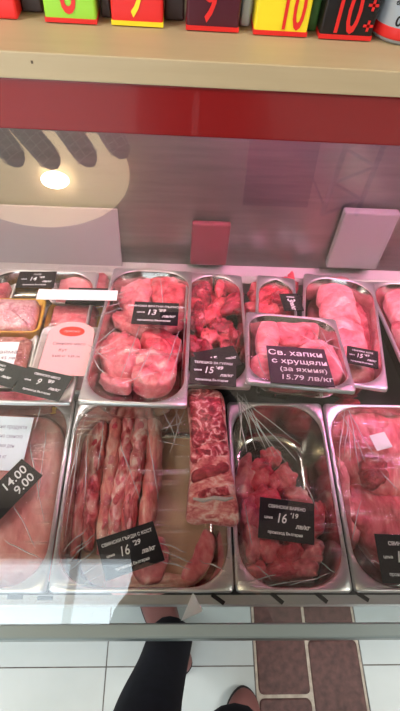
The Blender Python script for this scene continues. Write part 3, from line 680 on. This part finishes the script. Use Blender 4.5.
# ------------------------------------------------------------------ boxes on the top shelf
REDB = mat('bright red print', lin(222, 38, 36), .4); YEL = mat('yellow print', lin(240, 216, 40), .4)
def carton(x0p, x1p, yb, face, digit, ink, band, label, back=0.0, dw=1.0, dx=0.0, th=.045, plus=False, hgt=.11, dh=.052, dz=0.0):
    a, b_ = P(x0p, yb[0] + 3, sz), P(x1p, yb[1] + 3, sz)
    y = (a.y + b_.y)/2 + back; w = b_.x - a.x
    root = empty('carton', Matrix.Translation(((a.x + b_.x)/2, y, sz + .0006))); tag(root, label, 'box', 'cartons along the top shelf')
    obj('carton_body', box(bmesh.new(), -w/2, w/2, 0, th, 0, hgt, bev=.003, seg=3), face, root, smooth=False)
    if band: obj('band', box(bmesh.new(), -w/2 - .0004, w/2 + .0004, -.0005, th + .0004, .001, .0062), band, root, smooth=False)
    if digit:
        L_ = [(digit, dx*w, .0, dh*1.35, .05, .55*dw, .0009)]
        o = text_bm(L_)
        if plus:
            for q in (.020, .042): box(o, w*.28, w*.28 + .012, q-.0325-.0015, q-.0325+.0015, 0, .0004); box(o, w*.28+.0045, w*.28+.0075, q-.0325-.006, q-.0325+.006, 0, .0004)
        M = Matrix.Translation((0, -.0009, .0072 + dh/2 + dz)) @ Matrix.Rotation(pi/2, 4, 'X')
        obj('number', o, ink, root, M, smooth=False)
    return root
BR = mat('dark maroon', lin(74, 16, 34), .4); LIME = mat('lime', lin(150, 208, 56), .4); DARK = mat('dark carton', lin(58, 42, 38), .5); BLK = mat('black carton', lin(20, 16, 18), .4)
SIL = mat('silver carton', lin(176, 186, 196), .3, .3)
carton(-34, 19, (16, 17), REDB, None, None, None, 'plain red carton at the left end of the shelf row')
carton(46, 97, (20, 23), LIME, '8', REDB, REDB, 'lime green carton with a red numeral', dx=-.02)
carton(112, 163, (23, 26), REDB, '9', YEL, YEL, 'red carton with a yellow 9 and yellow band', dx=-.03)
carton(186, 238, (28, 31), BR, '9', REDB, REDB, 'dark maroon carton with a red 9', dx=-.08)
carton(253, 306, (32, 36), YEL, '10', REDB, REDB, 'yellow carton with a red 10', dx=.16, dw=.82, dz=-.003)
carton(318, 370, (36, 40), BLK, '10', REDB, REDB, 'black carton with a red 10 and two plus signs', dx=-.08, plus=True, dw=.9, dz=-.003)
for x0, x1, yb, m, lb in ((20, 42, (14, 15), DARK, 'dark brown carton edge between the red and lime cartons'),
                          (100, 111, (20, 20), DARK, 'thin dark carton between the lime and red cartons'), (164, 184, (22, 24), DARK, 'dark carton between the red and maroon cartons'),
                          (240, 250, (29, 29), SIL, 'thin silver carton between the maroon and yellow cartons'), (307, 317, (33, 34), mat('green carton', lin(60, 110, 50), .5), 'thin green carton between the yellow and black cartons')):
    carton(x0, x1, yb, m, None, None, None, lb, back=.012, th=.03, hgt=.1)
# silver can at the right end
a, b_ = P(373, 42, sz), P(432, 46, sz); rr = (b_.x - a.x)/2
can = empty('can', Matrix.Translation(((a.x+b_.x)/2, a.y + rr*.7, sz + .0005))); tag(can, 'silver can with red base at the right end of the shelf', 'can')
def lathe(prof, n=40):
    bm = bmesh.new(); loft(bm, [[(r*cos(2*pi*k/n), r*sin(2*pi*k/n), z) for k in range(n)] for r, z in prof]); return bm
obj('can_body', lathe([(rr*.86, 0), (rr*.97, .004), (rr, .010), (rr, .105), (rr*.85, .115)]), SIL, can)
obj('base_band', lathe([(rr*1.002, .006), (rr*1.008, .008), (rr*1.008, .018), (rr*1.002, .019)]), REDB, can)
bm = text_bm([('вкусно', 0, .012, .007, 0, 1, .0003), ('без захар', 0, .002, .006, 0, 1, .0003), ('0|', -.003, -.016, .016, .1, 1, .0004)])
for v in bm.verts:
    an = (v.co.x - .012) / rr; v.co = Vector((rr*1.004*sin(an), -rr*1.004*cos(an), v.co.y + .042))
obj('print', bm, BLK, can, smooth=False)

# ------------------------------------------------------------------ ceiling lamp and hanging salami, met in the glass by reflection
CE = 2.9
def mirror(px, py, z=None, dist=None):
    d = ray(px, py); t_ = (gb - CAM).dot(gn) / d.dot(gn); p = CAM + d * t_
    r = d - 2 * d.dot(gn) * gn
    if z is not None: return p + r * ((z - p.z) / r.z)
    return p + r * dist
c0 = mirror(36, 172, z=CE - .05); e0 = mirror(129, 172, z=CE - .05)
lr = (e0 - c0).length
lampm = mat('cream lamp plate', lin(226, 200, 158), .6, emit=lin(232, 205, 160), es=3.2)
lamp = empty('ceiling_lamp', Matrix.Translation((c0.x, c0.y, CE))); tag(lamp, 'round cream ceiling lamp mirrored in the glass at upper left', 'lamp')
lpl = obj('lamp_plate', lathe([(lr*.3, 0), (lr, -.02), (lr*1.0, -.05), (lr*.96, -.055), (lr*.9, -.035), (lr*.2, -.02)], 64), lampm, lamp)
lpl.scale = (1, .66, 1)
bp_ = mirror(55, 180, z=CE - .06); bl_ = Vector((bp_.x - c0.x, bp_.y - c0.y, -.06))
bm = bmesh.new(); bmesh.ops.create_uvsphere(bm, u_segments=24, v_segments=12, radius=1); rbul = (mirror(69, 180, z=CE-.06) - bp_).length
bmesh.ops.scale(bm, vec=(rbul, rbul*.66, rbul*.3), verts=bm.verts)
obj('bulb', bm, mat('lit bulb', (1, 1, 1), .5, emit=(1, .93, .8), es=30), lamp, Matrix.Translation(bl_))

SAL = noisy('salami skin', lin(112, 84, 84), lin(150, 120, 116), 60, .6); NET = mat('white net', (.6, .58, .55), .7)
for i, (tip, top_, nm) in enumerate((((22, 166), (-8, 128), 'leftmost'), ((58, 168), (22, 126), 'second from the left'), ((94, 166), (64, 124), 'third from the left'), ((126, 158), (104, 122), 'rightmost'))):
    a = mirror(*tip, dist=.95); b_ = mirror(*top_, dist=.95); d = (b_ - a).normalized(); r_ = .033
    root = empty('salami', Matrix.Translation(a)); tag(root, 'netted salami, %s of four hanging, mirrored before the round lamp' % nm, 'salami', 'hanging salamis')
    ln = .26; bm = bmesh.new(); ts = (0, .008, .025, .06, .12, .2, .235, .252, .26)
    tube(bm, [d * t_ for t_ in ts], [r_*q for q in (.15, .6, .88, 1, 1, .95, .8, .5, .12)], 16); obj('sausage', bm, SAL, root)
    bm = bmesh.new()
    u = d.cross(Vector((1, 0, 0))).normalized(); w_ = d.cross(u)
    for k in range(9):
        t_ = .03 + k*.024; tube(bm, [d*t_ + (u*cos(2*pi*q/16) + w_*sin(2*pi*q/16))*r_*1.02 for q in range(17)], .0012, 5)
    for q in range(8): tube(bm, [d*t_ + (u*cos(2*pi*q/8) + w_*sin(2*pi*q/8))*r_*1.02 for t_ in (.03, .08, .14, .2, .23)], .0012, 5)
    obj('net', bm, NET, root)
    bm = bmesh.new(); e_ = d * .258; tube(bm, [e_, Vector((e_.x, e_.y, CE - a.z))], .0015, 6); obj('string', bm, NET, root)
# dark green board and a metal lattice up under the ceiling, mirrored in the right half of the glass
a = mirror(243, 205, z=2.7); b_ = mirror(308, 205, z=2.7); c = mirror(275, 140, z=2.7)
bd = empty('board', Matrix.Translation((a.x, a.y, 2.7))); tag(bd, 'dark olive board fixed up near the ceiling, mirrored in the glass', 'board')
x0, x1 = 0, b_.x - a.x; y0, y1 = sorted((0, c.y - a.y))
obj('board_panel', box(bmesh.new(), x0, x1, y0, y1, 0, .03), mat('olive board', lin(66, 68, 54), .7), bd, smooth=False)
for x in (x0 + .03, x1 - .03): bm = bmesh.new(); tube(bm, [Vector((x, (y0+y1)/2, .03)), Vector((x, (y0+y1)/2, CE - 2.7))], .006, 8); obj('hanger', bm, RAIL, bd)
a = mirror(322, 215, z=2.6); b_ = mirror(352, 130, z=2.6); c = mirror(356, 215, z=2.6)
lt = empty('lattice_beam', Matrix.Translation(a)); tag(lt, 'grey metal lattice beam under the ceiling, mirrored at the right of the glass', 'beam')
v1 = b_ - a; v2 = c - a
bm = bmesh.new(); tube(bm, [Vector(), v1], .012, 8); obj('chord', bm, RAIL, lt)
bm = bmesh.new(); tube(bm, [v2, v2 + v1], .012, 8); obj('chord', bm, RAIL, lt)
for k in range(5):
    p, q = v1 * (k/5), v1 * ((k+1)/5) + v2
    if k % 2: p, q = v1 * (k/5) + v2, v1 * ((k+1)/5)
    bm = bmesh.new(); tube(bm, [p, q], .007, 8); obj('brace', bm, RAIL, lt)
for p in (v1*.1, v1*.9 + v2): bm = bmesh.new(); tube(bm, [p, Vector((p.x, p.y, CE - 2.6))], .006, 8); obj('hanger', bm, RAIL, lt)

# ------------------------------------------------------------------ the photographer
def skin(name, V, Edg, R, m, parent=None, sub=2, root=0):
    me = bpy.data.meshes.new(name); me.from_pydata([Vector(v) for v in V], Edg, []); o = bpy.data.objects.new(name, me); COL.objects.link(o)
    o.modifiers.new('s', 'SKIN').use_smooth_shade = True
    for i, r in enumerate(R):
        sv = me.skin_vertices[0].data[i]; sv.radius = (r, r) if not isinstance(r, tuple) else r; sv.use_root = (i == root)
    s = o.modifiers.new('u', 'SUBSURF'); s.levels = sub; s.render_levels = sub
    bpy.context.view_layer.update()
    me2 = bpy.data.meshes.new_from_object(o.evaluated_get(bpy.context.evaluated_depsgraph_get()))
    bpy.data.objects.remove(o); bpy.data.meshes.remove(me)
    return link(name, me2, m, None, parent)
SKIN = mat('skin', lin(214, 160, 138), .5); NAVY = noisy('navy trousers', lin(6, 6, 13), lin(12, 12, 22), 40, .85, spec=.15); JACK = mat('dark jacket', lin(40, 44, 46), .8)
SHOE = mat('mauve shoe', lin(120, 74, 70), .6); SOLE = mat('shoe sole', lin(40, 34, 36), .7); HAIR = mat('dark hair', lin(40, 28, 22), .6)
LA = P(172, 640, .09); RA = Vector((.175, -.105, .09))         # ankles
LK = P(146, 716, .47); RK = P(231, 734, .5)
hip = Vector((.05, -.25, .93))
LH, RHp = hip + Vector((-.095, .0, -.05)), hip + Vector((.095, 0, -.05))
chest = Vector((.03, -.34, 1.27)); neck = Vector((.02, -.36, 1.45)); head = Vector((.01, -.315, 1.60))
person = empty('person', Matrix.Translation((hip.x, hip.y, 0))); tag(person, 'person in dark navy trousers standing at the counter taking the photo', 'person')
per_off = -Vector((hip.x, hip.y, 0))
sh = [chest + Vector((s*.17, .0, .10)) for s in (-1, 1)]
elb = [Vector((-.24, -.28, 1.17)), Vector((.26, -.28, 1.17))]
wri = [Vector((-.075, -.085, 1.47)), Vector((.085, -.085, 1.47))]
V = [hip, hip + Vector((0, -.02, .16)), chest, neck, neck + Vector((0, .02, .06)), head, head + Vector((0, 0, .08)), head + Vector((0, .085, -.015)),
     sh[0], elb[0], wri[0], sh[1], elb[1], wri[1], LH, LK, LA, RHp, RK, RA, LA + Vector((0, .03, -.05)), RA + Vector((0, .03, -.05)),
     head + Vector((-.078, -.005, 0)), head + Vector((.078, -.005, 0))]
Ed = [(0, 1), (1, 2), (2, 3), (3, 4), (4, 5), (5, 6), (5, 7), (2, 8), (8, 9), (9, 10), (2, 11), (11, 12), (12, 13), (0, 14), (14, 15), (15, 16), (0, 17), (17, 18), (18, 19), (16, 20), (19, 21), (5, 22), (5, 23)]
Rr = [.125, .115, .12, .052, .055, .085, .07, .016, .05, .04, .026, .05, .04, .026, .075, .05, .034, .075, .05, .034, .03, .03, .012, .012]
# hands: palm and five fingers curled round the phone's edges
for s, wi in ((-1, 10), (1, 13)):
    w0 = V[wi]; pal = Vector((s*.078, -.045, 1.505)); V.append(pal); Rr.append((.024, .024)); ip = len(V)-1; Ed.append((wi, ip))
    for k in range(4):
        b0 = Vector((s*(.080 - .001*k), -.026 + .003*k, 1.548 - .017*k)); m0 = Vector((s*.073, .004 + .004*k, 1.556 - .02*k)) + Vector((0, -.012, .0)); t0 = Vector((s*.055, -.004 + .001*k, 1.552 - .021*k))
        i = len(V); V += [b0, m0, t0]; Rr += [.0088, .008, .0068]; Ed += [(ip, i), (i, i+1), (i+1, i+2)]
    i = len(V); V += [Vector((s*.070, -.05, 1.535)), Vector((s*.052, -.044, 1.555))]; Rr += [.010, .008]; Ed += [(ip, i), (i, i+1)]
skin('body', [v + per_off for v in V], Ed, Rr, SKIN, person)
VT = [hip + Vector((0, 0, .08)), hip, LH, LH.lerp(LK, .5), LK, LK.lerp(LA, .5), LA + Vector((0, .02, -.045)), RHp, RHp.lerp(RK, .5), RK, RK.lerp(RA, .5), RA + Vector((0, 0, -.01))]
skin('trousers', [v + per_off for v in VT], [(0, 1), (1, 2), (2, 3), (3, 4), (4, 5), (5, 6), (1, 7), (7, 8), (8, 9), (9, 10), (10, 11)], [.14, .145, .095, .08, .063, .058, .062, .095, .08, .063, .056, .052], NAVY, person)
VJ = [hip + Vector((0, 0, .02)), hip + Vector((0, -.02, .16)), chest, neck + Vector((0, 0, -.02)), sh[0], elb[0], wri[0].lerp(elb[0], .1), sh[1], elb[1], wri[1].lerp(elb[1], .1)]
skin('jacket', [v + per_off for v in VJ], [(0, 1), (1, 2), (2, 3), (2, 4), (4, 5), (5, 6), (2, 7), (7, 8), (8, 9)], [.155, .14, .145, .062, .068, .056, .04, .068, .056, .04], JACK, person)
hh_ = head + Vector((0, -.025, .035))
skin('hair', [v + per_off for v in (hh_ + Vector((0, .02, .035)), hh_ + Vector((0, -.02, .03)), hh_ + Vector((0, -.03, -.06)))], [(0, 1), (1, 2)], [.078, .085, .07], HAIR, person)
for s in (-1, 1):
    bm = bmesh.new(); bmesh.ops.create_uvsphere(bm, u_segments=12, v_segments=8, radius=.011); obj('eye', bm, WHITE, person, Matrix.Translation(head + Vector((s*.032, .073, .012)) + per_off))
bm = bmesh.new(); tube(bm, [Vector((-.024, .083, -.052)), Vector((0, .088, -.054)), Vector((.024, .083, -.052))], [.003, .006, .003], 8); obj('mouth', bm, REDB, person, Matrix.Translation(head + per_off))
def shoe(A, yaw):
    lp = [(-.036, -.06), (-.04, .02), (-.047, .10), (-.04, .16), (-.012, .195), (.02, .185), (.042, .14), (.044, .08), (.036, 0), (.034, -.06), (0, -.078)]
    pts = catmull(lp, 4); R_ = Matrix.Rotation(yaw, 4, 'Z')
    root = empty('shoe', Matrix.Translation(Vector((A.x, A.y, 0)) + per_off) @ R_); root.parent = person
    bm = bmesh.new(); loft(bm, [[(x, y, .001) for x, y in pts], [(x*1.02, y*1.01, .010) for x, y in pts], [(x, y, .022) for x, y in pts]]); obj('sole', bm, SOLE, root)
    bm = bmesh.new()
    loft(bm, [[(x*.98, y*.98, .02) for x, y in pts], [(x*.97, y*.97, .04) for x, y in pts], [(x*.85, y*.85 - .01, .06) for x, y in pts], [(x*.7, (y*.45 - .02 if y > 0 else y*.8), .085) for x, y in pts], [(x*.62, (y*.3 - .02 if y > 0 else y*.75), .10) for x, y in pts]])
    obj('upper', bm, SHOE, root)
shoe(LA, radians(22)); shoe(RA, radians(-8))
# phone in the hands, just behind the lens
bk = RM @ Vector((0, 0, 1))
phM = Matrix.Translation(CAM + bk * .016 + RM @ Vector((0, -.05, 0))) @ RM.to_4x4()
ph = empty('phone', phM); tag(ph, 'dark phone held in both hands above the glass', 'phone')
obj('phone_body', box(bmesh.new(), -.037, .037, -.08, .08, -.004, .004, bev=.003), BLACK, ph, smooth=False)
obj('screen', box(bmesh.new(), -.034, .034, -.076, .076, .004, .0044), mat('screen', (.03, .03, .035), .1), ph, smooth=False)

# ------------------------------------------------------------------ light
wd = bpy.data.worlds.new('daylight'); scn.world = wd; wd.use_nodes = True
bg = wd.node_tree.nodes['Background']; bg.inputs[0].default_value = (.80, .90, 1.0, 1); bg.inputs[1].default_value = 3.2
def area(name, M, sx, sy, e, col):
    l = bpy.data.lights.new(name, 'AREA'); l.shape = 'RECTANGLE'; l.size = sx; l.size_y = sy; l.energy = e; l.color = col
    o = bpy.data.objects.new(name, l); COL.objects.link(o); o.matrix_world = M; return o
# daylight coming in through the shop window
area('window_daylight', Matrix.Translation((-1.35, -3.2, 1.45)) @ Matrix.Rotation(radians(90), 4, 'X') , 3.6, 2.0, 40, (.86, .94, 1))
# added fill light overhead, no fixture, set aside so the glass doesn't mirror it
area('added_fill', Matrix.Translation((1.9, -.35, 2.88)), .8, .8, 46, (1, .95, .88))

area('added_fill', Matrix.Translation((-1.8, -.35, 2.88)), .8, .8, 60, (1, .95, .88))  # second added fill light, brightens the shelf top and the left side
vs = scn.view_settings; vs.view_transform = 'Standard'; vs.look = 'None'; vs.gamma = 1; vs.use_curve_mapping = False; vs.exposure = 0.42
scn.display_settings.display_device = 'sRGB'
